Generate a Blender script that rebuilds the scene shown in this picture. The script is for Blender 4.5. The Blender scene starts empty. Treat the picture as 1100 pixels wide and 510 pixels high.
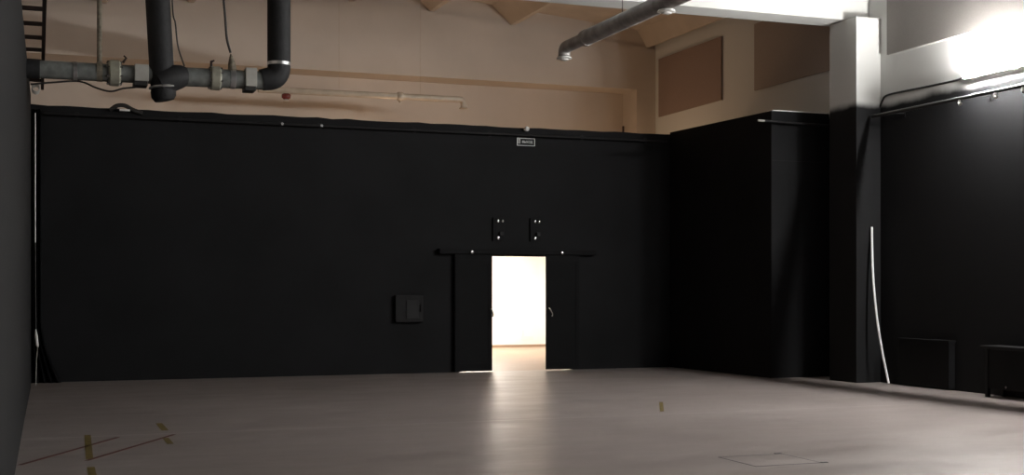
import bpy, bmesh, math, random
from mathutils import Vector, Matrix
random.seed(7)
PI = math.pi
scn = bpy.context.scene
COL = scn.collection

# ------------------------------------------------------------------ helpers
def tag(o, label=None, cat=None, group=None, kind=None):
    if label: o['label'] = label
    if cat: o['category'] = cat
    if group: o['group'] = group
    if kind: o['kind'] = kind
    return o

def obj(name, bm, mats, parent=None, smooth=False):
    me = bpy.data.meshes.new(name)
    bmesh.ops.recalc_face_normals(bm, faces=bm.faces[:])
    if parent is not None:
        w = Vector(parent.get('_base', (0, 0, 0)))
        if w.length: bmesh.ops.translate(bm, vec=-w, verts=bm.verts[:])
    bm.to_mesh(me); bm.free()
    if not isinstance(mats, (list, tuple)): mats = [mats]
    for m in mats: me.materials.append(m)
    if smooth:
        for p in me.polygons: p.use_smooth = True
        try: me.set_sharp_from_angle(angle=math.radians(38))
        except Exception: pass
    o = bpy.data.objects.new(name, me); COL.objects.link(o)
    if parent is not None:
        o.parent = parent
        o['_base'] = tuple(parent.get('_base', (0, 0, 0)))
    return o

def thing(name, label, cat, loc=(0, 0, 0), group=None):
    o = bpy.data.objects.new(name, None); COL.objects.link(o)
    o.location = loc; o.empty_display_size = 0.1
    o['_base'] = tuple(loc)
    return tag(o, label, cat, group)

def struct(name, bm, mats, smooth=False):
    return tag(obj(name, bm, mats, None, smooth), kind='structure')

def dup(root, loc, label):
    r = root.copy(); COL.objects.link(r); r.location = loc; r['label'] = label
    for ch in list(root.children):
        c = ch.copy(); COL.objects.link(c); c.parent = r
        for g in list(ch.children):
            d = g.copy(); COL.objects.link(d); d.parent = c
    return r

def B(): return bmesh.new()

def box(bm, a, b, bev=0.0, mi=0):
    x0, y0, z0 = a; x1, y1, z1 = b
    t = bmesh.new()
    bmesh.ops.create_cube(t, size=1)
    for v in t.verts:
        v.co = Vector(((x0+x1)/2 + v.co.x*(x1-x0), (y0+y1)/2 + v.co.y*(y1-y0), (z0+z1)/2 + v.co.z*(z1-z0)))
    if bev: bmesh.ops.bevel(t, geom=t.edges[:], offset=bev, segments=2, affect='EDGES', profile=0.6)
    for f in t.faces: f.material_index = mi
    me = bpy.data.meshes.new('tmp'); t.to_mesh(me); t.free(); bm.from_mesh(me); bpy.data.meshes.remove(me)
    return bm

def prism(bm, pts, axis, a, b):
    """pts: 2-D outline, extruded along axis ('x','y','z') from a to b"""
    def P(p, t):
        return {'x': (t, p[0], p[1]), 'y': (p[0], t, p[1]), 'z': (p[0], p[1], t)}[axis]
    n = len(pts)
    v0 = [bm.verts.new(P(p, a)) for p in pts]; v1 = [bm.verts.new(P(p, b)) for p in pts]
    bm.faces.new(v0); bm.faces.new(v1[::-1])
    for i in range(n): bm.faces.new((v0[i], v1[i], v1[(i+1) % n], v0[(i+1) % n]))
    return bm

def tube(bm, path, r, seg=20, caps=True):
    path = [Vector(p) for p in path]
    rs = r if isinstance(r, (list, tuple)) else [r]*len(path)
    rings = []; nrm = None
    for i, p in enumerate(path):
        a = path[i]-path[i-1] if i else path[1]-path[0]
        b = path[i+1]-path[i] if i < len(path)-1 else a
        if a.length < 1e-7: a = b
        if b.length < 1e-7: b = a
        d = (a.normalized()+b.normalized()).normalized()
        if nrm is None:
            up = Vector((0, 0, 1)) if abs(d.z) < 0.9 else Vector((1, 0, 0))
            nrm = (up - d*up.dot(d)).normalized()
        else:
            nrm = (nrm - d*nrm.dot(d)).normalized()
        bi = d.cross(nrm)
        rings.append([bm.verts.new(p + (nrm*math.cos(2*PI*k/seg) + bi*math.sin(2*PI*k/seg))*rs[i]) for k in range(seg)])
    for i in range(len(rings)-1):
        for k in range(seg):
            bm.faces.new((rings[i][k], rings[i][(k+1) % seg], rings[i+1][(k+1) % seg], rings[i+1][k]))
    if caps:
        bm.faces.new(rings[0][::-1]); bm.faces.new(rings[-1])
    return bm

def arc(c, r, a0, a1, u, v, n=8):
    c, u, v = Vector(c), Vector(u), Vector(v)
    return [c + u*(r*math.cos(a0+(a1-a0)*i/n)) + v*(r*math.sin(a0+(a1-a0)*i/n)) for i in range(n+1)]

def smooth_path(pts, n=8):
    pts = [Vector(p) for p in pts]; out = []
    for i in range(len(pts)-1):
        p0 = pts[max(i-1, 0)]; p1 = pts[i]; p2 = pts[i+1]; p3 = pts[min(i+2, len(pts)-1)]
        for k in range(n):
            t = k/n
            out.append(0.5*((2*p1) + (p2-p0)*t + (2*p0-5*p1+4*p2-p3)*t*t + (-p0+3*p1-3*p2+p3)*t**3))
    out.append(pts[-1]); return out

# ------------------------------------------------------------------ materials
def mat(name, col, rough=0.6, metal=0.0, var=0.0, vscale=3.0, bump=0.0, bscale=40.0, spec=0.5, coat=0.0, emit=None, estr=0.0, stretch=(1, 1, 1)):
    m = bpy.data.materials.new(name); m.use_nodes = True
    nt = m.node_tree; N = nt.nodes; L = nt.links
    p = N['Principled BSDF']
    p.inputs['Base Color'].default_value = (*col, 1)
    p.inputs['Roughness'].default_value = rough; p.inputs['Metallic'].default_value = metal
    p.inputs['Specular IOR Level'].default_value = spec
    p.inputs['Coat Weight'].default_value = coat
    if emit:
        p.inputs['Emission Color'].default_value = (*emit, 1); p.inputs['Emission Strength'].default_value = estr
    tc = N.new('ShaderNodeTexCoord'); mp = N.new('ShaderNodeMapping'); mp.inputs['Scale'].default_value = stretch
    L.new(tc.outputs['Object'], mp.inputs['Vector'])
    if var:
        n = N.new('ShaderNodeTexNoise'); n.inputs['Scale'].default_value = vscale; n.inputs['Detail'].default_value = 6
        L.new(mp.outputs[0], n.inputs['Vector'])
        r = N.new('ShaderNodeMapRange'); r.inputs['From Min'].default_value = .3; r.inputs['From Max'].default_value = .7
        r.inputs['To Min'].default_value = 1-var; r.inputs['To Max'].default_value = 1+var
        L.new(n.outputs['Fac'], r.inputs['Value'])
        mx = N.new('ShaderNodeMix'); mx.data_type = 'RGBA'; mx.blend_type = 'MULTIPLY'; mx.inputs['Factor'].default_value = 1
        mx.inputs['A'].default_value = (*col, 1); L.new(r.outputs[0], mx.inputs['B'])
        L.new(mx.outputs['Result'], p.inputs['Base Color'])
    if bump:
        n2 = N.new('ShaderNodeTexNoise'); n2.inputs['Scale'].default_value = bscale; n2.inputs['Detail'].default_value = 4
        L.new(mp.outputs[0], n2.inputs['Vector'])
        b = N.new('ShaderNodeBump'); b.inputs['Strength'].default_value = bump; b.inputs['Distance'].default_value = .01
        L.new(n2.outputs['Fac'], b.inputs['Height']); L.new(b.outputs[0], p.inputs['Normal'])
    return m

BLACK = (0.009, 0.009, 0.0098)
M = {}
M['black'] = mat('black_wall_paint', BLACK, .75, var=.22, vscale=1.1, bump=.12, bscale=25, spec=.12)
M['left'] = mat('charcoal_wall_paint', (.0155, .0155, .016), .85, var=.1, vscale=6, bump=.15, bscale=60, spec=.2)
M['black_gloss'] = mat('black_satin_metal', (.0075, .0075, .008), .6, spec=.25, var=.1)
M['insulation'] = mat('black_foam_insulation', (.012, .012, .013), .7, var=.25, vscale=12, bump=.5, bscale=18, spec=.35)
M['galv'] = mat('galvanised_pipe', (.21, .222, .212), .25, metal=.35, var=.3, vscale=9, bump=.08, bscale=30)
M['duct'] = mat('grey_duct_metal', (.3, .285, .275), .5, metal=.25, var=.25, vscale=7, bump=.1, bscale=20)
M['castgrey'] = mat('light_grey_plastic', (.33, .32, .29), .5, var=.1, vscale=9)
M['brass'] = mat('pale_painted_fitting', (.36, .35, .28), .35, metal=.3, var=.2, vscale=10)
M['strap'] = mat('bright_steel_strap', (.55, .55, .55), .3, metal=.9, var=.1)
M['rust'] = mat('dark_brown_steel', (.022, .011, .009), .6, var=.25, vscale=10)
M['white'] = mat('white_plastic', (.78, .77, .74), .35, var=.04)
M['whitepaint'] = mat('white_wall_paint', (.6, .6, .58), .8, var=.05, vscale=1.2, bump=.06, bscale=18, spec=.2)
M['beige'] = mat('cream_wall_paint', (.54, .475, .415), .85, var=.06, vscale=.9, bump=.06, bscale=14, spec=.2)
M['slab'] = mat('cream_concrete_slab', (.5, .435, .37), .9, var=.1, vscale=1.3, bump=.1, bscale=9, spec=.15)
M['darkslab'] = mat('bounce_cutting_dark_slab', (.13, .125, .12), .9, var=.12, vscale=1.3, bump=.1, bscale=9, spec=.15)  # unseen front bay, slab colour darkened to cut light bounced off the ceiling
M['door'] = mat('dull_black_door_paint', (.0045, .0045, .005), .7, spec=.12, var=.1)
M['panelgrey'] = mat('grey_brown_fabric_panel', (.36, .3, .265), .95, var=.06, vscale=60, bump=.2, bscale=220, spec=.1)
M['panel'] = mat('brown_fabric_panel', (.29, .215, .185), .95, var=.06, vscale=60, bump=.2, bscale=220, spec=.1)
M['palepanel'] = mat('taupe_fabric_panel', (.27, .25, .235), .95, var=.05, vscale=60, bump=.2, bscale=220, spec=.1)
M['creampipe'] = mat('cream_painted_pipe', (.52, .43, .33), .25, var=.1, vscale=6, spec=.6)
M['red'] = mat('dark_red_enamel', (.16, .025, .02), .25, spec=.7)
M['wire'] = mat('black_cable_rubber', (.014, .013, .012), .5, var=.1)
M['dirtyrod'] = mat('stained_hanger_rod', (.15, .13, .095), .8, var=.4, vscale=25, bump=.3, bscale=40)
M['steel'] = mat('steel_bolt', (.7, .7, .7), .22, metal=1.0)
M['rail'] = mat('dull_grey_rail', (.05, .05, .05), .45, metal=.2, var=.1)
M['sign'] = mat('dark_sign_plate', (.008, .009, .008), .6, spec=.15)
M['signwhite'] = mat('white_sign_print', (.85, .87, .85), .5)
M['redtape'] = mat('dark_red_tape', (.085, .02, .012), .6, var=.2, vscale=8)
M['yellow'] = mat('worn_yellow_tape', (.12, .083, .014), .65, var=.35, vscale=14)
M['hatchline'] = mat('dark_steel_angle', (.05, .046, .045), .5)
M['rod'] = mat('white_pvc_rod', (.88, .88, .87), .4)
M['lamp'] = mat('lit_led_diffuser', (.9, .9, .9), .5, emit=(1.0, .988, .965), estr=1250)
M['roomlamp'] = mat('lit_ceiling_diffuser', (.9, .9, .9), .5, emit=(1.0, .945, .86), estr=60)
M['roomwall'] = mat('warm_white_room_paint', (.85, .83, .79), .8, var=.02, spec=.2)
M['curtain'] = mat('black_drape_cloth', (.010, .010, .011), .95, var=.2, vscale=8, spec=.1)

def wood_mat():
    m = mat('pale_wood_floor', (.5, .33, .2), .4)
    nt = m.node_tree; N, L = nt.nodes, nt.links; p = N['Principled BSDF']
    tc = N.new('ShaderNodeTexCoord'); br = N.new('ShaderNodeTexBrick')
    br.inputs['Scale'].default_value = 1; br.inputs['Brick Width'].default_value = 1.2; br.inputs['Row Height'].default_value = .15
    br.inputs['Mortar Size'].default_value = .003
    br.inputs['Color1'].default_value = (.33, .225, .155, 1); br.inputs['Color2'].default_value = (.3, .2, .135, 1); br.inputs['Mortar'].default_value = (.2, .12, .07, 1)
    L.new(tc.outputs['Object'], br.inputs['Vector']); L.new(br.outputs['Color'], p.inputs['Base Color'])
    return m
M['wood'] = wood_mat()

def two_tone():
    """white wall, sprayed black up to about 4.4 m with a soft overspray edge"""
    m = mat('white_wall_sprayed_black_below', (.6, .6, .58), .75, bump=.06, bscale=18, spec=.22)
    nt = m.node_tree; N, L = nt.nodes, nt.links; p = N['Principled BSDF']
    g = N.new('ShaderNodeNewGeometry'); s = N.new('ShaderNodeSeparateXYZ'); L.new(g.outputs['Position'], s.inputs[0])
    n = N.new('ShaderNodeTexNoise'); n.inputs['Scale'].default_value = 2.2; n.inputs['Detail'].default_value = 3
    L.new(g.outputs['Position'], n.inputs['Vector'])
    ma = N.new('ShaderNodeMath'); ma.operation = 'MULTIPLY_ADD'; ma.inputs[1].default_value = .14; L.new(n.outputs['Fac'], ma.inputs[0]); L.new(s.outputs['Z'], ma.inputs[2])
    r = N.new('ShaderNodeMapRange'); r.interpolation_type = 'SMOOTHSTEP'
    r.inputs['From Min'].default_value = 4.40; r.inputs['From Max'].default_value = 4.55
    L.new(ma.outputs[0], r.inputs['Value'])
    n2 = N.new('ShaderNodeTexNoise'); n2.inputs['Scale'].default_value = 1.3; n2.inputs['Detail'].default_value = 6; L.new(g.outputs['Position'], n2.inputs['Vector'])
    mr = N.new('ShaderNodeMapRange'); mr.inputs['To Min'].default_value = .75; mr.inputs['To Max'].default_value = 1.25; L.new(n2.outputs['Fac'], mr.inputs['Value'])
    bk = N.new('ShaderNodeMix'); bk.data_type = 'RGBA'; bk.blend_type = 'MULTIPLY'; bk.inputs['Factor'].default_value = 1
    bk.inputs['A'].default_value = (*BLACK, 1); L.new(mr.outputs[0], bk.inputs['B'])
    mx = N.new('ShaderNodeMix'); mx.data_type = 'RGBA'; L.new(r.outputs[0], mx.inputs['Factor'])
    L.new(bk.outputs['Result'], mx.inputs['A']); mx.inputs['B'].default_value = (.6, .6, .58, 1)
    L.new(mx.outputs['Result'], p.inputs['Base Color'])
    return m
M['twotone'] = two_tone()

def floor_mat():
    m = bpy.data.materials.new('grey_screed_floor'); m.use_nodes = True
    nt = m.node_tree; N, L = nt.nodes, nt.links; p = N['Principled BSDF']
    tc = N.new('ShaderNodeTexCoord')
    def noise(scale, det, st=(1, 1, 1), rough=.5):
        mp = N.new('ShaderNodeMapping'); mp.inputs['Scale'].default_value = st; L.new(tc.outputs['Object'], mp.inputs['Vector'])
        n = N.new('ShaderNodeTexNoise'); n.inputs['Scale'].default_value = scale; n.inputs['Detail'].default_value = det; n.inputs['Roughness'].default_value = rough
        L.new(mp.outputs[0], n.inputs['Vector']); return n
    def mrange(src, a, b, c, d):
        r = N.new('ShaderNodeMapRange'); r.inputs['From Min'].default_value = a; r.inputs['From Max'].default_value = b
        r.inputs['To Min'].default_value = c; r.inputs['To Max'].default_value = d; L.new(src, r.inputs['Value']); return r
    n1 = noise(.35, 6); n2 = noise(5, 6, rough=.65)
    ramp = N.new('ShaderNodeMix'); ramp.data_type = 'RGBA'
    L.new(mrange(n1.outputs['Fac'], .3, .7, 0, 1).outputs[0], ramp.inputs['Factor'])
    ramp.inputs['A'].default_value = (.238, .204, .19, 1); ramp.inputs['B'].default_value = (.288, .25, .236, 1)
    mx = N.new('ShaderNodeMix'); mx.data_type = 'RGBA'; mx.blend_type = 'MULTIPLY'; mx.inputs['Factor'].default_value = 1
    L.new(ramp.outputs['Result'], mx.inputs['A']); L.new(mrange(n2.outputs['Fac'], .3, .7, .96, 1.04).outputs[0], mx.inputs['B'])
    # pale filled joint across the hall
    s = N.new('ShaderNodeSeparateXYZ'); L.new(tc.outputs['Object'], s.inputs[0])
    su = N.new('ShaderNodeMath'); su.operation = 'SUBTRACT'; su.inputs[1].default_value = 13.45; L.new(s.outputs['Y'], su.inputs[0])
    ab = N.new('ShaderNodeMath'); ab.operation = 'ABSOLUTE'; L.new(su.outputs[0], ab.inputs[0])
    j = mrange(ab.outputs[0], .015, .05, .6, 0)
    mj = N.new('ShaderNodeMix'); mj.data_type = 'RGBA'; L.new(j.outputs[0], mj.inputs['Factor'])
    L.new(mx.outputs['Result'], mj.inputs['A']); mj.inputs['B'].default_value = (.42, .38, .365, 1)
    L.new(mj.outputs['Result'], p.inputs['Base Color'])
    n3 = noise(.9, 5, (1, 2.2, 1), .6)
    L.new(mrange(n3.outputs['Fac'], .32, .68, .28, .43).outputs[0], p.inputs['Roughness'])
    n4 = noise(.55, 2, (1, 1.6, 1)); b = N.new('ShaderNodeBump'); b.inputs['Strength'].default_value = .035; b.inputs['Distance'].default_value = .05
    L.new(n4.outputs['Fac'], b.inputs['Height']); L.new(b.outputs[0], p.inputs['Normal'])
    p.inputs['Specular IOR Level'].default_value = .5
    p.inputs['Specular Tint'].default_value = (1, .86, .72, 1)  # warm tint put into the gloss to warm the reflected doorway light
    return m
M['floor'] = floor_mat()

# ------------------------------------------------------------------ the hall
YB = 21.4                       # face of the black back wall
XR = 12.55                      # right outer wall
RIDGE = 6.28
def ztip(x): return 7.2 - .0857*abs(x-RIDGE)     # level the roof ribs rest on

struct('floor', box(B(), (-1.2, -1.8, -.2), (13.2, 21.45, 0)), M['floor'])

# left wall (slightly out of square)
bm = B(); prism(bm, [(-.09, 20.4), (-.135, 15.6), (-.17, 10.9), (-.25, -1.5), (-.5, -1.5), (-.42, 20.4)], 'z', 0, 4.4)
struct('wall_left', bm, M['left'])
bm = B(); prism(bm, [(-.62, -1.8), (-.9, -1.8), (-.9, 26), (-.62, 26)], 'z', 0, 7.6)
struct('wall_outer', bm, M['beige'])
struct('wall_front', box(B(), (-.62, -1.8, 0), (XR, -1.5, 7.6)), M['black'])  # unseen wall, black to the top to cut bounced light

# black back wall with the doorway, uneven top edge
bm = B()
def wallpiece(bm, x0, x1, z0, z1, jag=False):
    n = max(1, int((x1-x0)/.25)) if jag else 1
    xs = [x0+(x1-x0)*i/n for i in range(n+1)]
    top = [(x, z1+(random.uniform(-.012, .012) if jag else 0)) for x in xs]
    prism(bm, [(x0, z0), (x1, z0)] + top[::-1], 'y', YB, YB+.14)
wallpiece(bm, -.6, 11.35, 2.07, 4.4, True)
wallpiece(bm, -.6, 7.03, 0, 2.07); wallpiece(bm, 9.23, 11.35, 0, 2.07)
struct('wall_back', bm, M['black'])
# black boxed-out corner
bm = B(); prism(bm, [(11.22, YB), (11.42, 18.18), (XR, 18.18), (XR, 18.32), (11.56, 18.32), (11.37, YB)], 'z', 0, 4.44)
struct('wall_boxout', bm, M['black'])
struct('trim_1', box(B(), (11.43, 18.17, 4.44), (12.5, 18.33, 4.456)), M['white'])      # pale capping board
bm = B(); box(bm, (11.43, 18.176, 3.612), (12.5, 18.181, 3.622))
struct('trim_2', bm, M['black_gloss'])                                                  # seam batten

# right outer wall, columns
struct('wall_right', box(B(), (XR, -1.8, 0), (XR+.3, 25.6, 7.6)), M['twotone'])
struct('wall_column', box(B(), (12.09, 16.78, 0), (XR, 17.5, 5.78), .008), M['twotone'])
struct('wall_corner_column', box(B(), (12.09, 24.6, 3.05), (XR, 25.3, 5.77), .008), M['beige'])

# far gable: recessed wall, deep edge beam above it
struct('wall_gable', box(B(), (-.62, 25.3, 3.05), (XR, 25.6, 7.6)), M['beige'])
bm = B(); prism(bm, [(-.62, 5.77), (XR, 5.77), (XR, ztip(XR)), (RIDGE, ztip(RIDGE)), (-.62, ztip(-.62))], 'y', 24.6, 25.3)
prism(bm, [(-.62, ztip(-.62)), (RIDGE, ztip(RIDGE)), (XR, ztip(XR)), (XR, ztip(XR)+.36), (RIDGE, ztip(RIDGE)+.36), (-.62, ztip(-.62)+.36)], 'y', 24.63, 25.3)
struct('wall_gable_beam', bm, M['beige'])
# hall cross beam, carried by the column
bm = B(); prism(bm, [(-.62, 5.78), (XR, 5.78), (XR, ztip(XR)), (RIDGE, ztip(RIDGE)), (-.62, ztip(-.62))], 'y', 17.08, 17.6)
struct('wall_cross_beam', bm, M['whitepaint'])
# roof slab with flared ribs
bm = B()
def slab(xa, xb, ya, yb):
    za, zb = ztip(xa)+.36, ztip(xb)+.36
    prism(bm, [(xa, za), (xb, zb), (xb, zb+.25), (xa, za+.25)], 'y', ya, yb)
def bay(name, ya, yb, y0, y1, m):
    global bm
    bm = B(); slab(-.9, RIDGE, ya, yb); slab(RIDGE, XR+.3, ya, yb)
    for x in (1.15, 2.73, 4.3, 5.84, 7.5, 9.25, 12.36):
        z = ztip(x); k = .55 if x > 12 else 1
        prism(bm, [(x-.05*k, z+.01), (x+.05*k, z+.01), (x+.14*k, z+.12), (x+.3*k, z+.39), (x-.46*k, z+.39), (x-.2*k, z+.16)], 'y', y0, y1)
    struct(name, bm, m)
bay('ceiling', 17.34, 25.6, 17.6, 24.62, M['slab'])
bay('ceiling_front', -1.8, 17.34, -1.5, 17.08, M['darkslab'])

# bright room beyond the doorway
bm = B()
box(bm, (4.9, 30, 0), (12.5, 30.2, 3.0)); box(bm, (4.7, YB+.14, 0), (4.9, 30.2, 3.0)); box(bm, (12.3, YB+.14, 0), (12.5, 30, 3.0))
struct('wall_room', bm, M['roomwall'])
bm = B(); box(bm, (4.9, YB+.141, .0), (7.03, YB+.2, 3.0)); box(bm, (9.23, YB+.141, .0), (12.3, YB+.2, 3.0)); box(bm, (7.03, YB+.141, 2.1), (9.23, YB+.2, 3.0))
struct('wall_room_front', bm, M['roomwall'])
struct('ceiling_room', box(B(), (4.7, YB+.14, 3.0), (12.5, 30.2, 3.04)), M['roomwall'])
struct('floor_room', box(B(), (4.7, 21.45, -.2), (12.5, 30.2, 0)), M['wood'])
struct('baseboard_room', box(B(), (4.9, 29.985, 0), (12.3, 30, .06)), M['wood'])
for i, x in enumerate((6.9, 9.6)):
    t = thing('ceiling_light', 'square ceiling light in the bright room beyond the doorway', 'light', (x, 28.0, 2.94), 'ceiling lights of the bright room')
    obj('light_frame', box(B(), (x-.62, 27.38, 2.95), (x+.62, 28.62, 3.0), .006), M['white'], t)
    obj('diffuser', box(B(), (x-.58, 27.42, 2.94), (x+.58, 28.58, 2.951)), M['roomlamp'], t)
t = thing('wall_socket', 'small white double socket low on the far wall of the bright room', 'socket', (11.62, 30, .22))
obj('plate', box(B(), (11.5, 29.985, .17), (11.82, 29.999, .27), .004), M['white'], t)
for x in (11.58, 11.74): obj('outlet', tube(B(), [(x, 29.986, .22), (x, 29.98, .22)], .03), M['white'], t, True)
obj('conduit', box(B(), (11.535, 29.986, .27), (11.56, 29.999, .42)), M['white'], t)

# ------------------------------------------------------------------ doorway
def leaf(n, x0, x1, hx, label):
    t = obj('door_%d' % n, box(B(), (x0, 21.31, .018), (x1, 21.352, 2.12), .003), M['door'])
    tag(t, label, 'door', None, 'structure')
    bm = B()
    for a, b, c, d in ((x0+.02, x0+.07, .1, 2.0), (x1-.07, x1-.02, .1, 2.0)): box(bm, (a, 21.304, c), (b, 21.312, d), .002)
    box(bm, (x0+.07, 21.304, .1), (x1-.07, 21.312, .16), .002); box(bm, (x0+.07, 21.304, 1.94), (x1-.07, 21.312, 2.0), .002)
    obj('door_rail', bm, M['door'], t)
    h = B(); tube(h, smooth_path([(hx[0], 21.31, 1.14), (hx[0], 21.25, 1.13), (hx[1], 21.22, 1.10), (hx[2], 21.225, 1.03), (hx[2], 21.24, .985)], 6), .013, 12)
    obj('handle', h, M['steel'], t, True)
    obj('handle_plate', box(B(), (hx[0]-.02, 21.3, 1.05), (hx[0]+.02, 21.3105, 1.22), .003), M['door'], t)
leaf(1, 6.914, 7.615, (7.56, 7.575, 7.6), 'black sliding door leaf left of the bright opening')
leaf(2, 8.659, 9.31, (8.70, 8.71, 8.745), 'black sliding door leaf right of the bright opening')
t = thing('sliding_door_track', 'long black sliding door track above the bright doorway', 'door track', (8.13, 21.3, 2.08))
obj('track', box(B(), (6.62, 21.27, 2.10), (9.64, 21.40, 2.19), .006), M['door'], t)
for x in (7.211, 8.948):
    b = obj('roller_bolt', tube(B(), [(x, 21.272, 2.135), (x, 21.245, 2.135), (x, 21.24, 2.135)], [.03, .03, .02], 14), M['steel'], t, True)
for x, lab in ((7.74, 'small black plate with shiny bolts above doorway, the left of two'), (8.455, 'small black plate with shiny bolts above doorway, the right of two')):
    t = thing('mounting_plate', lab, 'mounting plate', (x, 21.4, 2.38), 'bolted plates above the doorway')
    obj('plate', box(B(), (x-.09, 21.36, 2.34), (x+.13, 21.4, 2.76), .006), M['black'], t)
    for dx, z, r in ((0, 2.70, .026), (.085, 2.70, .024), (0, 2.395, .03)):
        obj('bolt', tube(B(), [(x+dx, 21.362, z), (x+dx, 21.335, z), (x+dx, 21.33, z)], [r, r, r*.6], 8), M['steel'], t, True)
    obj('arm', box(B(), (x+.02, 21.30, 2.44), (x+.09, 21.362, 2.50), .004), M['black_gloss'], t)

# exit sign with its lettering
t = thing('exit_sign', 'small dark exit sign with white letters high on the black wall', 'sign', (8.285, 21.4, 4.085))
obj('sign_plate', box(B(), (8.11, 21.375, 4.068), (8.46, 21.4, 4.208), .003), M['sign'], t)
bm = B()
box(bm, (8.112, 21.371, 4.199), (8.458, 21.376, 4.207)); box(bm, (8.112, 21.371, 4.070), (8.458, 21.376, 4.078))
box(bm, (8.112, 21.371, 4.078), (8.121, 21.376, 4.196)); box(bm, (8.449, 21.371, 4.078), (8.458, 21.376, 4.196))
obj('sign_border', bm, M['signwhite'], t)
bm = B()
box(bm, (8.135, 21.371, 4.105), (8.143, 21.376, 4.185)); box(bm, (8.165, 21.371, 4.105), (8.173, 21.376, 4.185)); box(bm, (8.143, 21.371, 4.178), (8.165, 21.376, 4.185))
obj('pictogram', bm, M['signwhite'], t)
cu = bpy.data.curves.new('lettering', 'FONT'); cu.body = 'ВЫХОД'; cu.size = .056; cu.extrude = .002; cu.align_x = 'CENTER'; cu.offset = 0
tmp = bpy.data.objects.new('tmp_text', cu); COL.objects.link(tmp)
dg = bpy.context.evaluated_depsgraph_get(); me = bpy.data.meshes.new_from_object(tmp.evaluated_get(dg))
bpy.data.objects.remove(tmp); bpy.data.curves.remove(cu)
wid = max(v.co.x for v in me.vertices) - min(v.co.x for v in me.vertices)
k = .2/wid
me.transform(Matrix.Translation((8.312-8.285, 21.372-21.4, 4.12-4.085)) @ Matrix.Rotation(PI/2, 4, 'X') @ Matrix.Diagonal((k, 1, 1, 1)))
me.materials.clear(); me.materials.append(M['signwhite'])
lt = bpy.data.objects.new('lettering', me); COL.objects.link(lt); lt.parent = t

t = thing('dome_camera', 'small white dome camera on the top edge of the black wall', 'camera', (8.28, 21.4, 4.37))
bm = B(); tube(bm, [(8.28, 21.4, 4.37), (8.28, 21.36, 4.37)], .04, 16); obj('mount', bm, M['castgrey'], t, True)
bm = B(); bmesh.ops.create_uvsphere(bm, u_segments=18, v_segments=12, radius=.048, matrix=Matrix.Translation((8.285, 21.33, 4.37))); obj('dome', bm, M['white'], t, True)

# black box on the back wall
t = thing('wall_box', 'black square wall box on the black wall left of the doorway', 'wall box', (6.08, 21.4, .9))
obj('housing', box(B(), (5.83, 21.30, .9), (6.33, 21.4, 1.37), .012), M['left'], t)
bm = B(); box(bm, (6.02, 21.285, .96), (6.24, 21.302, 1.28), .006); obj('cover', bm, M['black_gloss'], t)
obj('latch', box(B(), (6.275, 21.28, 1.08), (6.295, 21.302, 1.2), .003), M['left'], t)

# ------------------------------------------------------------------ curtain rails
t = thing('curtain_rail', 'long black curtain rail below the top edge of the back wall', 'curtain rail', (5.6, 21.28, 4.2))
obj('rail', tube(B(), [(.1, 21.27, 4.245), (11.1, 21.27, 4.245)], .02, 12), M['black_gloss'], t, True)
for x in (.6, 2.2, 3.85, 4.52, 6.2, 7.6, 9.4, 10.7):
    bm = B(); box(bm, (x-.02, 21.262, 4.235), (x+.02, 21.4, 4.262), .003); box(bm, (x-.03, 21.388, 4.21), (x+.03, 21.4, 4.31), .002)
    b = obj('bracket', bm, M['black_gloss'], t)
    if x in (3.85, 4.52):
        obj('bolt', tube(B(), [(x, 21.264, 4.25), (x, 21.238, 4.25)], .026, 10), M['steel'], b, True)
t = thing('curtain_rail', 'short black curtain rail across the boxed-out black corner', 'curtain rail', (11.9, 18.0, 4.2))
obj('rail', tube(B(), [(11.2, 18.045, 4.245), (12.5, 18.045, 4.22)], .022, 12), M['black_gloss'], t, True)
for x, m in ((11.55, 'black_gloss'), (12.35, 'black_gloss')):
    bm = B(); box(bm, (x-.02, 18.05, 4.22), (x+.02, 18.18, 4.25), .003); obj('bracket', bm, M[m], t)
obj('end_cap', tube(B(), [(12.5, 18.045, 4.22), (12.545, 18.045, 4.219)], .034, 12), M['white'], t, True)
obj('end_cap', tube(B(), [(11.08, 18.045, 4.247), (11.2, 18.045, 4.245)], .018, 12), M['castgrey'], t, True)
t = thing('curtain_rail', 'grey curtain rail with white clips along the right black wall', 'curtain rail', (12.34, 8, 4.2))
XRAIL = 12.33
obj('rail', tube(B(), [(XRAIL, -1, 4.2), (XRAIL, 16.7, 4.2)], .028, 12), M['rail'], t, True)
for y in (16.2, 14.3, 12.2, 10, 7.5, 5, 2.5):
    bm = B(); box(bm, (XRAIL, y-.015, 4.185), (XR, y+.015, 4.21), .003); box(bm, (XR-.01, y-.03, 4.13), (XR, y+.03, 4.26), .002)
    obj('bracket', bm, M['black_gloss'], t)
for y in (14.66, 13.94, 13.42):
    bm = B(); tube(bm, [(XRAIL-.02, y, 4.175), (XRAIL-.025, y, 4.14), (XRAIL-.03, y-.03, 4.11)], [.016, .022, .03], 10); obj('clip', bm, M['white'], t, True)

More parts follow.
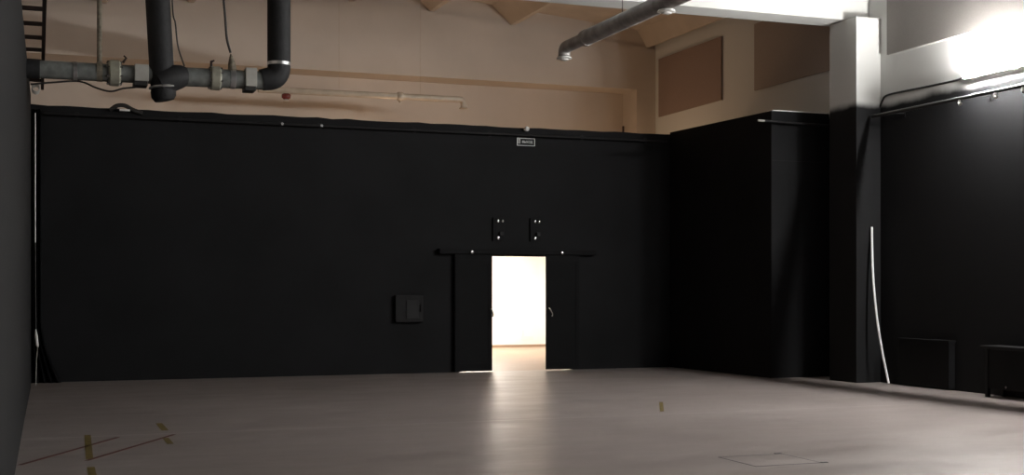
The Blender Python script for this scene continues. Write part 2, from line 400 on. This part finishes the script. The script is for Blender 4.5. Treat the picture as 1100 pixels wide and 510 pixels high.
# ------------------------------------------------------------------ lamps on the right wall
def batten(y, label):
    t = thing('wall_lamp', label, 'lamp', (XR, y, 4.5), 'white strip lamps along the right wall')
    obj('housing', box(B(), (XR-.125, y-.62, 4.49), (XR-.085, y+.62, 4.57), .008), M['white'], t)
    bm = B(); pts = [(XR-.125, 4.495), (XR-.15, 4.505), (XR-.16, 4.53), (XR-.15, 4.555), (XR-.125, 4.565), (XR-.105, 4.578), (XR-.09, 4.572), (XR-.09, 4.565)]
    prism(bm, pts, 'y', y-.59, y+.59); obj('diffuser', bm, M['lamp'], t)
    for s in (-1, 1):
        obj('end_cap', box(B(), (XR-.123, y+s*.63-.012, 4.494), (XR-.087, y+s*.63+.012, 4.566), .003), M['white'], t)
        obj('wall_bracket', box(B(), (XR-.09, y+s*.4-.02, 4.51), (XR, y+s*.4+.02, 4.55), .003), M['white'], t)
    return t
batten(14.1, 'bright white strip lamp on the white wall above the right rail')
for y in (10.4, 6.6, 2.8): batten(y, 'white strip lamp further along the right wall, outside the photo')
bm = B(); tube(bm, smooth_path([(12.54, 16.79, 4.36), (12.535, 16.72, 4.46), (12.53, 16.6, 4.53), (12.53, 16.2, 4.535), (12.53, 15.7, 4.525), (12.525, 15.0, 4.52), (12.45, 14.74, 4.53)]), .016, 8)
tag(obj('lamp_cable', bm, M['wire'], None, True), 'black cable running along the white wall to the bright strip lamp', 'cable')

# ------------------------------------------------------------------ wall panels
def panel(y0, y1, z0, z1, label, m='panel'):
    t = thing('wall_panel', label, 'wall panel', (XR, (y0+y1)/2, z0), 'brown panels high on the right wall')
    obj('fabric', box(B(), (XR-.045, y0, z0), (XR-.012, y1, z1), .003), M[m], t)
    obj('back_board', box(B(), (XR-.014, y0+.004, z0-.012), (XR, y1-.004, z1-.004)), M['whitepaint'], t)
panel(21.72, 24.38, 5.17, 6.41, 'brown fabric panel farthest along the right wall, near the back corner')
panel(17.75, 20.5, 5.17, 6.41, 'brown fabric panel partly hidden behind the white column', 'panelgrey')
panel(13.5, 16.57, 5.16, 6.41, 'large pale panel above the bright strip lamp', 'palepanel')

# ------------------------------------------------------------------ ceiling duct with two diffusers
t = thing('ventilation_duct', 'thick grey round duct with white outlet discs under the ceiling', 'duct', (7.55, 14, 5.17))
DX, DZ = 7.55, 5.17
bm = B(); tube(bm, [(DX, 17.02, DZ), (DX, 17.05, DZ), (DX, 9, DZ), (DX, 3, DZ)][1:], .115, 28); obj('duct_tube', bm, M['duct'], t, True)
bm = B(); tube(bm, [(DX, 17.04, DZ), (DX, 17.5, DZ), (DX, 17.76, DZ)] + arc((DX, 17.76, DZ-.1), .1, PI/2, 0, (0, 1, 0), (0, 0, 1))[1:] + [(DX, 17.86, DZ-.13)], .092, 24)
obj('end_elbow', bm, M['duct'], t, True)
bm = B(); tube(bm, [(DX, 16.98, DZ), (DX, 17.07, DZ)], .122, 28); obj('joint_collar', bm, M['duct'], t, True)
for y, zt in ((17.86, DZ-.13), (14.5, DZ-.1)):
    d = obj('outlet_disc', tube(B(), [(DX, y, zt-.01), (DX, y, zt-.035), (DX, y, zt-.045)], [.105, .12, .09], 24), M['white'], t, True)
    obj('outlet_neck', tube(B(), [(DX, y, zt+.02), (DX, y, zt-.012)], [.05, .05], 16), M['castgrey'], d, True)
    obj('outlet_rim', tube(B(), [(DX, y, zt-.045), (DX, y, zt-.06), (DX, y, zt-.065)], [.07, .06, .03], 20), M['white'], d, True)
for y in (15.8, 11, 6):
    obj('hanger_rod', tube(B(), [(DX, y, DZ+.1), (DX, y, ztip(DX)+.36)], .006, 8), M['rust'], t, True)

# ------------------------------------------------------------------ pipework with insulated risers, left
PY = 16.8
t = thing('pipework', 'grey pipe run with two thick black insulated risers, upper left', 'pipes', (1.5, PY, 4.0))
bm = B(); tube(bm, [(-.122, PY, 4.215), (1.5, PY, 4.222)], .112, 28); p1 = obj('pipe', bm, M['galv'], t, True)
bm = B(); tube(bm, [(1.5, PY, 4.222), (2.9, PY, 4.235)], .122, 28); p2 = obj('pipe', bm, M['galv'], t, True)
bm = B(); tube(bm, [(-.122, PY, 4.215), (.03, PY, 4.215)], .12, 24); obj('end_sleeve', bm, M['insulation'], p1, True)
bm = B(); tube(bm, [(.42, PY, 4.216), (.47, PY, 4.217)], .118, 28); obj('joint_ring', bm, M['strap'], p1, True)
def flange(x, z, r, w):
    bm = B(); tube(bm, [(x-w, PY, z), (x-w, PY, z), (x-w*.7, PY, z), (x+w*.7, PY, z), (x+w, PY, z)], [r*.8, r*.84, r*.98, r, r*.84], 24)
    o = obj('flange', bm, M['brass'], t, True)
    for k in range(8):
        a = PI/8+k*PI/4
        y, zz = PY+math.cos(a)*r*.86, z+math.sin(a)*r*.86
        obj('flange_bolt', tube(B(), [(x-w*1.25, y, zz), (x+w*1.25, y, zz)], .012, 6), M['steel'], o)
    return o
flange(.915, 4.222, .168, .075)
f2 = flange(2.17, 4.228, .158, .07)
obj('valve_stem', tube(B(), [(2.12, PY, 4.36), (2.12, PY, 4.44), (2.16, PY, 4.46)], [.018, .018, .01], 10), M['rust'], f2, True)
obj('valve_stem', tube(B(), [(1.02, PY, 4.36), (1.06, PY, 4.42), (1.03, PY, 4.45)], [.018, .014, .01], 10), M['rust'], t, True)
bm = B(); tube(bm, [(2.36, PY, 4.23), (2.43, PY, 4.23)], .128, 24); obj('joint_ring', bm, M['strap'], p2, True)
for x0, x1, z0, z1 in ((1.155, 1.325, 4.12, 4.33), (2.545, 2.69, 4.13, 4.37)):
    bm = B(); box(bm, (x0, PY-.15, z0), (x1, PY+.15, z1), .006); b = obj('clamp_box', bm, M['castgrey'], t)
    bm = B(); box(bm, (x0-.01, PY-.13, z0-.055), (x1-.01, PY+.13, z0+.005), .008); obj('clamp_pad', bm, M['wire'], b)
# riser over the first tee
bm = B(); tube(bm, [(1.36, PY-.02, 6.9), (1.45, PY-.02, 5.1), (1.5, PY-.02, 4.2), (1.515, PY-.02, 4.0)], [.155, .155, .155, .15], 28); r1 = obj('insulated_riser', bm, M['insulation'], t, True)
bm = B(); tube(bm, [(1.515, PY-.02, 4.02), (1.52, PY-.02, 3.95), (1.53, PY-.02, 3.90)], [.16, .155, .12], 28); obj('riser_foot', bm, M['insulation'], t, True)
bm = B(); tube(bm, [(1.46, PY-.04, 4.12), (1.56, PY-.04, 4.17), (1.66, PY-.03, 4.205), (1.74, PY-.015, 4.222), (1.78, PY, 4.225)], [.17, .175, .165, .148, .13], 24); obj('tee_branch', bm, M['insulation'], t, True)
bm = B()
c = Vector((1.52, PY-.02, 4.07))
tube(bm, [c+Vector((math.cos(a)*.172, math.sin(a)*.172, .018*math.cos(a))) for a in [2*PI*i/36 for i in range(37)]], .016, 8, False)
obj('strap', bm, M['strap'], r1, True)
# second riser with its elbow
bm = B(); tube(bm, [(3.0, PY, 6.9), (3.0, PY, 4.46)], .152, 28); r2 = obj('insulated_riser', bm, M['insulation'], t, True)
bm = B(); tube(bm, [(3.0, PY, 4.47), (3.0, PY, 4.40)] + arc((2.86, PY, 4.40), .14, 0, -PI/2, (1, 0, 0), (0, 0, 1), 8)[1:] + [(2.77, PY, 4.24)], [.15, .152]+[.15]*8+[.14], 28)
obj('elbow', bm, M['insulation'], t, True)
bm = B(); tube(bm, [(3.0, PY, 4.445), (3.0, PY, 4.485)], .158, 28); obj('strap', bm, M['strap'], r2, True)
obj('hanger_rod', tube(B(), [(.735, PY, 6.9), (.735, PY, 4.32)], .03, 12), M['dirtyrod'], t, True)
bm = B(); tube(bm, [(.7, PY, 4.225), (.77, PY, 4.225)], .122, 24); obj('hanger_clip', bm, M['dirtyrod'], t, True)
bm = B(); tube(bm, [(2.37, PY-.02, 4.55), (2.38, PY-.02, 4.42), (2.39, PY-.02, 4.33)], [.012, .05, .06], 10); obj('hanger_bracket', bm, M['dirtyrod'], t, True)

def cable(pts, r, label, m='wire'):
    return tag(obj('cable', tube(B(), smooth_path(pts), r, 8), M[m], None, True), label, 'cable')
cable([(2.24, PY, 6.95), (2.26, PY-.01, 5.6), (2.3, PY-.01, 5.0), (2.32, PY-.01, 4.75), (2.365, PY-.02, 4.57)], .016, 'thin black cable hanging down between the two black risers')
cable([(1.56, PY-.02, 6.9), (1.625, PY-.02, 5.2), (1.665, PY-.02, 4.9), (1.70, PY-.02, 4.6), (1.78, PY-.01, 4.36)], .01, 'thin wire hanging along the left black riser')
cable([(-.08, PY-.02, 4.02), (.2, PY-.02, 4.06), (.50, PY, 4.092), (.7, PY-.01, 4.02), (.87, PY-.01, 3.985), (1.02, PY-.01, 4.03), (1.17, PY, 4.055)], .012, 'dark cable sagging below the grey pipe')
cable([(1.1, 21.36, 4.36), (1.2, 21.33, 4.43), (1.32, 21.33, 4.44), (1.45, 21.34, 4.38), (1.6, 21.36, 4.33)], .035, 'thick black cable looped over the wall top below left riser')
bm = B(); box(bm, (1.24, 21.27, 4.345), (1.40, 21.30, 4.375), .004)
bm2 = B(); box(bm2, (1.30, 21.29, 4.34), (1.33, 21.4, 4.38), .003)
t = thing('cable_tag', 'tiny white tag on the black wall below the left riser', 'tag', (1.32, 21.4, 4.34)); obj('tag_plate', bm, M['white'], t); obj('tag_clip', bm2, M['black_gloss'], t)

# cable ladder running along above the left wall
t = thing('cable_ladder', 'dark cable ladder running along the top of the left wall', 'cable ladder', (-.15, 16, 4.55))
for x in (.075, -.44): obj('side_rail', box(B(), (x-.022, 11, 4.56), (x+.022, 20.9, 4.64), .004), M['rust'], t)
y = 11.55
while y < 20.9:
    obj('rung', box(B(), (-.42, y-.025, 4.575), (.055, y+.025, 4.62), .004), M['rust'], t); y += .865
for y in (13, 16.2, 19.4): obj('ladder_foot', box(B(), (-.32, y-.03, 4.39), (-.26, y+.03, 4.58), .003), M['rust'], t)
bm = B()
pts = []
for i in range(60):
    a = 2*PI*i/12; pts.append((-.02+.055*math.cos(a), 20.3+i*.006, 4.51+.055*math.sin(a)))
tube(bm, pts, .008, 6); tag(obj('coiled_cable', bm, M['castgrey'], None, True), 'small pale coil of cable under the cable ladder', 'cable')

# cream pipe below the gable beam
t = thing('sprinkler_pipe', 'cream pipe with an elbow and hanging head below the gable beam', 'pipe', (5.8, 22.8, 5.05))
bm = B(); tube(bm, [(3.7, 22.8, 5.05), (7.49, 22.8, 5.065)] + arc((7.49, 22.8, 4.985), .08, PI/2, 0, (1, 0, 0), (0, 0, 1), 6)[1:] + [(7.57, 22.8, 4.92)], .058, 18); obj('pipe', bm, M['creampipe'], t, True)
bm = B(); tube(bm, [(6.27, 22.8, 5.06), (6.30, 22.8, 5.06), (6.36, 22.8, 5.06), (6.39, 22.8, 5.06)], [.07, .085, .085, .07], 18); obj('coupling', bm, M['creampipe'], t, True)
bm = B(); tube(bm, [(6.33, 22.8, 5.0), (6.33, 22.8, 4.95)], .03, 12); obj('drain_plug', bm, M['creampipe'], t, True)
bm = B(); tube(bm, [(7.57, 22.8, 4.93), (7.57, 22.8, 4.905), (7.57, 22.8, 4.895)], [.05, .085, .085], 18); obj('outlet_disc', bm, M['creampipe'], t, True)
bm = B(); tube(bm, [(4.2, 22.8, 5.0), (4.2, 22.8, 4.965)], .03, 12); tube(bm, [(4.12, 22.79, 4.95), (4.16, 22.79, 4.95), (4.24, 22.79, 4.95), (4.28, 22.79, 4.95)], [.03, .055, .055, .03], 16); obj('valve', bm, M['red'], t, True)
bm = B(); tube(bm, [(4.2, 22.79, 4.90), (4.2, 22.79, 4.87), (4.2, 22.79, 4.865)], [.02, .06, .05], 14); obj('valve_disc', bm, M['white'], t, True)
for x in (5.17, 6.72): obj('hanger_rod', tube(B(), [(x, 22.8, 5.1), (x, 22.8, ztip(x)+.36)], .004, 8), M['creampipe'], t, True)

# small brace in the corner behind the black wall
t = thing('wall_brace', 'small dark diagonal brace beside the far corner column', 'brace', (12.0, 25.25, 4.3))
obj('post', tube(B(), [(12.06, 25.2, 3.9), (12.06, 25.2, 5.05)], .022, 8), M['rust'], t, True)
obj('strut', tube(B(), [(11.72, 25.2, 4.55), (12.06, 25.2, 4.85)], .018, 8), M['dirtyrod'], t, True)
obj('base', box(B(), (11.98, 25.14, 3.8), (12.085, 25.3, 3.92), .004), M['rust'], t)

# ------------------------------------------------------------------ corner at the left end of the back wall
t = thing('corner_light_line', 'thin white upright tube standing in for light through the left corner gap', 'conduit', (-.03, 20.9, 0))
bm = B(); tube(bm, [(-.028, 20.9, 4.2), (-.028, 20.9, 2.2)], .010, 10); obj('upper_tube', bm, M['white'], t, True)  # white tube stands in for light leaking through the corner gap
bm = B(); tube(bm, [(-.028, 20.9, 2.2), (-.02, 20.88, .86)], .009, 10); obj('lower_tube', bm, M['wire'], t, True)
bm = B(); tube(bm, [(-.02, 20.88, .86), (-.012, 20.87, .76), (.0, 20.87, .62), (.012, 20.88, .58)], [.008, .022, .024, .008], 10); obj('white_sleeve', bm, M['white'], t, True)
bm = B(); tube(bm, [(.008, 20.88, .6), (-.01, 20.88, .4), (-.02, 20.89, .0)], .007, 8); obj('tail', bm, M['castgrey'], t, True)
bm = B()
n, mz = 40, 14; rows = []
for j in range(mz+1):
    f = j/mz; z = 4.3*(1-f); w = .16+.30*max(0, (f-.8)/.2)**1.4
    row = []
    for i in range(n+1):
        u = i/n
        row.append(bm.verts.new((-.10+u*w, 21.25-.05*math.cos(u*PI*9)-.06*max(0, (f-.85)/.15)*u, z+.004)))
    rows.append(row)
for j in range(mz):
    for i in range(n): bm.faces.new((rows[j][i], rows[j][i+1], rows[j+1][i+1], rows[j+1][i]))
bmesh.ops.solidify(bm, geom=bm.faces[:], thickness=.006)
tag(obj('curtain', bm, M['curtain'], None, True), 'black curtain gathered in the left corner of the back wall', 'curtain')

# ------------------------------------------------------------------ right side furniture
bm = B(); tube(bm, smooth_path([(12.385, 16.36, .018), (12.315, 16.44, .55), (12.29, 16.54, 1.1), (12.305, 16.65, 1.75), (12.355, 16.745, 2.46)], 10), .018, 12)
tag(obj('white_rod', bm, M['rod'], None, True), 'long white slightly bowed rod leaning against the black column', 'rod')
t = thing('low_bench', 'low black bench along the foot of the right wall', 'bench', (12.35, 13.1, 0))
obj('bench_top', box(B(), (12.18, 12.0, .66), (12.54, 14.1, .705), .008), M['black_gloss'], t)
obj('front_panel', box(B(), (12.22, 12.06, .12), (12.24, 14.04, .66), .004), M['black'], t)
for y in (12.05, 14.0):
    obj('leg', box(B(), (12.21, y-.025, 0), (12.26, y+.025, .66), .004), M['black_gloss'], t)
    obj('leg', box(B(), (12.48, y-.025, 0), (12.53, y+.025, .66), .004), M['black_gloss'], t)
obj('bolt', tube(B(), [(12.222, 13.62, .16), (12.205, 13.62, .16)], .018, 8), M['steel'], t, True)
t = thing('radiator_cover', 'shallow black cover low on the right wall behind the bench', 'radiator cover', (12.5, 15.6, 0))
obj('cover_top', box(B(), (12.42, 15.02, .70), (12.548, 16.2, .73), .004), M['black'], t)
obj('cover_front', box(B(), (12.44, 15.04, .02), (12.548, 16.18, .70), .004), M['black'], t)

# ------------------------------------------------------------------ marks on the floor
def strip(name, m, a, b, w, label, cat, group=None):
    a, b = Vector((*a, 0)), Vector((*b, 0)); d = (b-a).normalized(); q = Vector((-d.y, d.x, 0))*(w/2)
    bm = B(); prism(bm, [tuple((a+q)[:2]), tuple((b+q)[:2]), tuple((b-q)[:2]), tuple((a-q)[:2])], 'z', 0, .0016)
    return tag(obj(name, bm, M[m]), label, cat, group)
strip('floor_tape', 'redtape', (-.14, 11.5), (.76, 13.29), .042, 'dark red tape line on the floor starting at the left wall', 'tape', 'tape lines on the floor')
strip('floor_tape', 'redtape', (.4, 11.59), (1.31, 13.34), .042, 'dark red tape line on the floor further from the left wall', 'tape', 'tape lines on the floor')
strip('floor_mark', 'yellow', (.43, 11.7), (.48, 13.6), .062, 'longest worn yellow mark on the floor between the dark red lines', 'tape mark', 'yellow marks on the floor')
strip('floor_mark', 'yellow', (.41, 10.3), (.42, 11.15), .062, 'worn yellow mark at the front edge of the floor, lower left', 'tape mark', 'yellow marks on the floor')
strip('floor_mark', 'yellow', (1.26, 13.75), (1.26, 14.5), .07, 'faint yellow mark beyond the end of the dark red tape', 'tape mark', 'yellow marks on the floor')
strip('floor_mark', 'yellow', (1.2, 12.55), (1.2, 13.05), .06, 'faint yellow mark just before the end of dark red tape', 'tape mark', 'yellow marks on the floor')
strip('floor_mark', 'yellow', (7.1, 13.75), (7.68, 14.9), .05, 'faint yellow mark alone on the grey floor right of doorway', 'tape mark', 'yellow marks on the floor')
t = thing('floor_hatch', 'thin dark outline of a square hatch in the grey floor', 'hatch', (5.97, 9.54, 0))
obj('hatch_plate', box(B(), (5.66, 9.245, 0), (6.29, 9.845, .0015)), M['floor'], t)
bm = B()
for a, b in (((5.645, 9.245), (5.658, 9.845)), ((6.292, 9.245), (6.304, 9.845)), ((5.645, 9.23), (6.304, 9.243)), ((5.645, 9.847), (6.304, 9.86))): box(bm, (*a, 0), (*b, .0022))
obj('hatch_frame', bm, M['hatchline'], t)
for x, y in ((6.27, 9.875), (6.33, 9.24)): obj('hatch_hinge', box(B(), (x-.03, y-.018, 0), (x+.03, y+.018, .006), .002), M['hatchline'], t)

# ------------------------------------------------------------------ lamps out of sight behind the black wall (warm)
def lamp(name, loc, energy, col, rad):
    l = bpy.data.lights.new(name, 'POINT'); l.energy = energy; l.color = col; l.shadow_soft_size = rad
    o = bpy.data.objects.new(name, l); COL.objects.link(o); o.location = loc; return o
for i, x in enumerate((2.5, 6.5, 10.6)):
    tag(lamp('warm_lamp', (x, 23.2, 3.4), 30, (1.0, .66, .40), .12), 'warm lamp hidden behind the black back wall', 'lamp', 'warm lamps behind the black wall')

w = bpy.data.worlds.new('night'); scn.world = w; w.use_nodes = True
w.node_tree.nodes['Background'].inputs['Color'].default_value = (.004, .004, .005, 1)

# ------------------------------------------------------------------ camera
cam = bpy.data.cameras.new('camera'); co = bpy.data.objects.new('camera', cam); COL.objects.link(co)
cam.sensor_fit = 'HORIZONTAL'; cam.sensor_width = 36; cam.lens = 36*1360/1100; cam.shift_y = (309-255)/1100
cam.clip_start = .05
co.location = (0, 0, 1.5); co.rotation_euler = (PI/2, 0, -math.atan2(510, 1360))
scn.camera = co
for o in list(COL.objects):
    if '_base' in o: del o['_base']
scn.view_settings.view_transform = 'Standard'; scn.view_settings.look = 'None'
scn.view_settings.gamma = 1; scn.view_settings.use_curve_mapping = False
scn.view_settings.exposure = 0
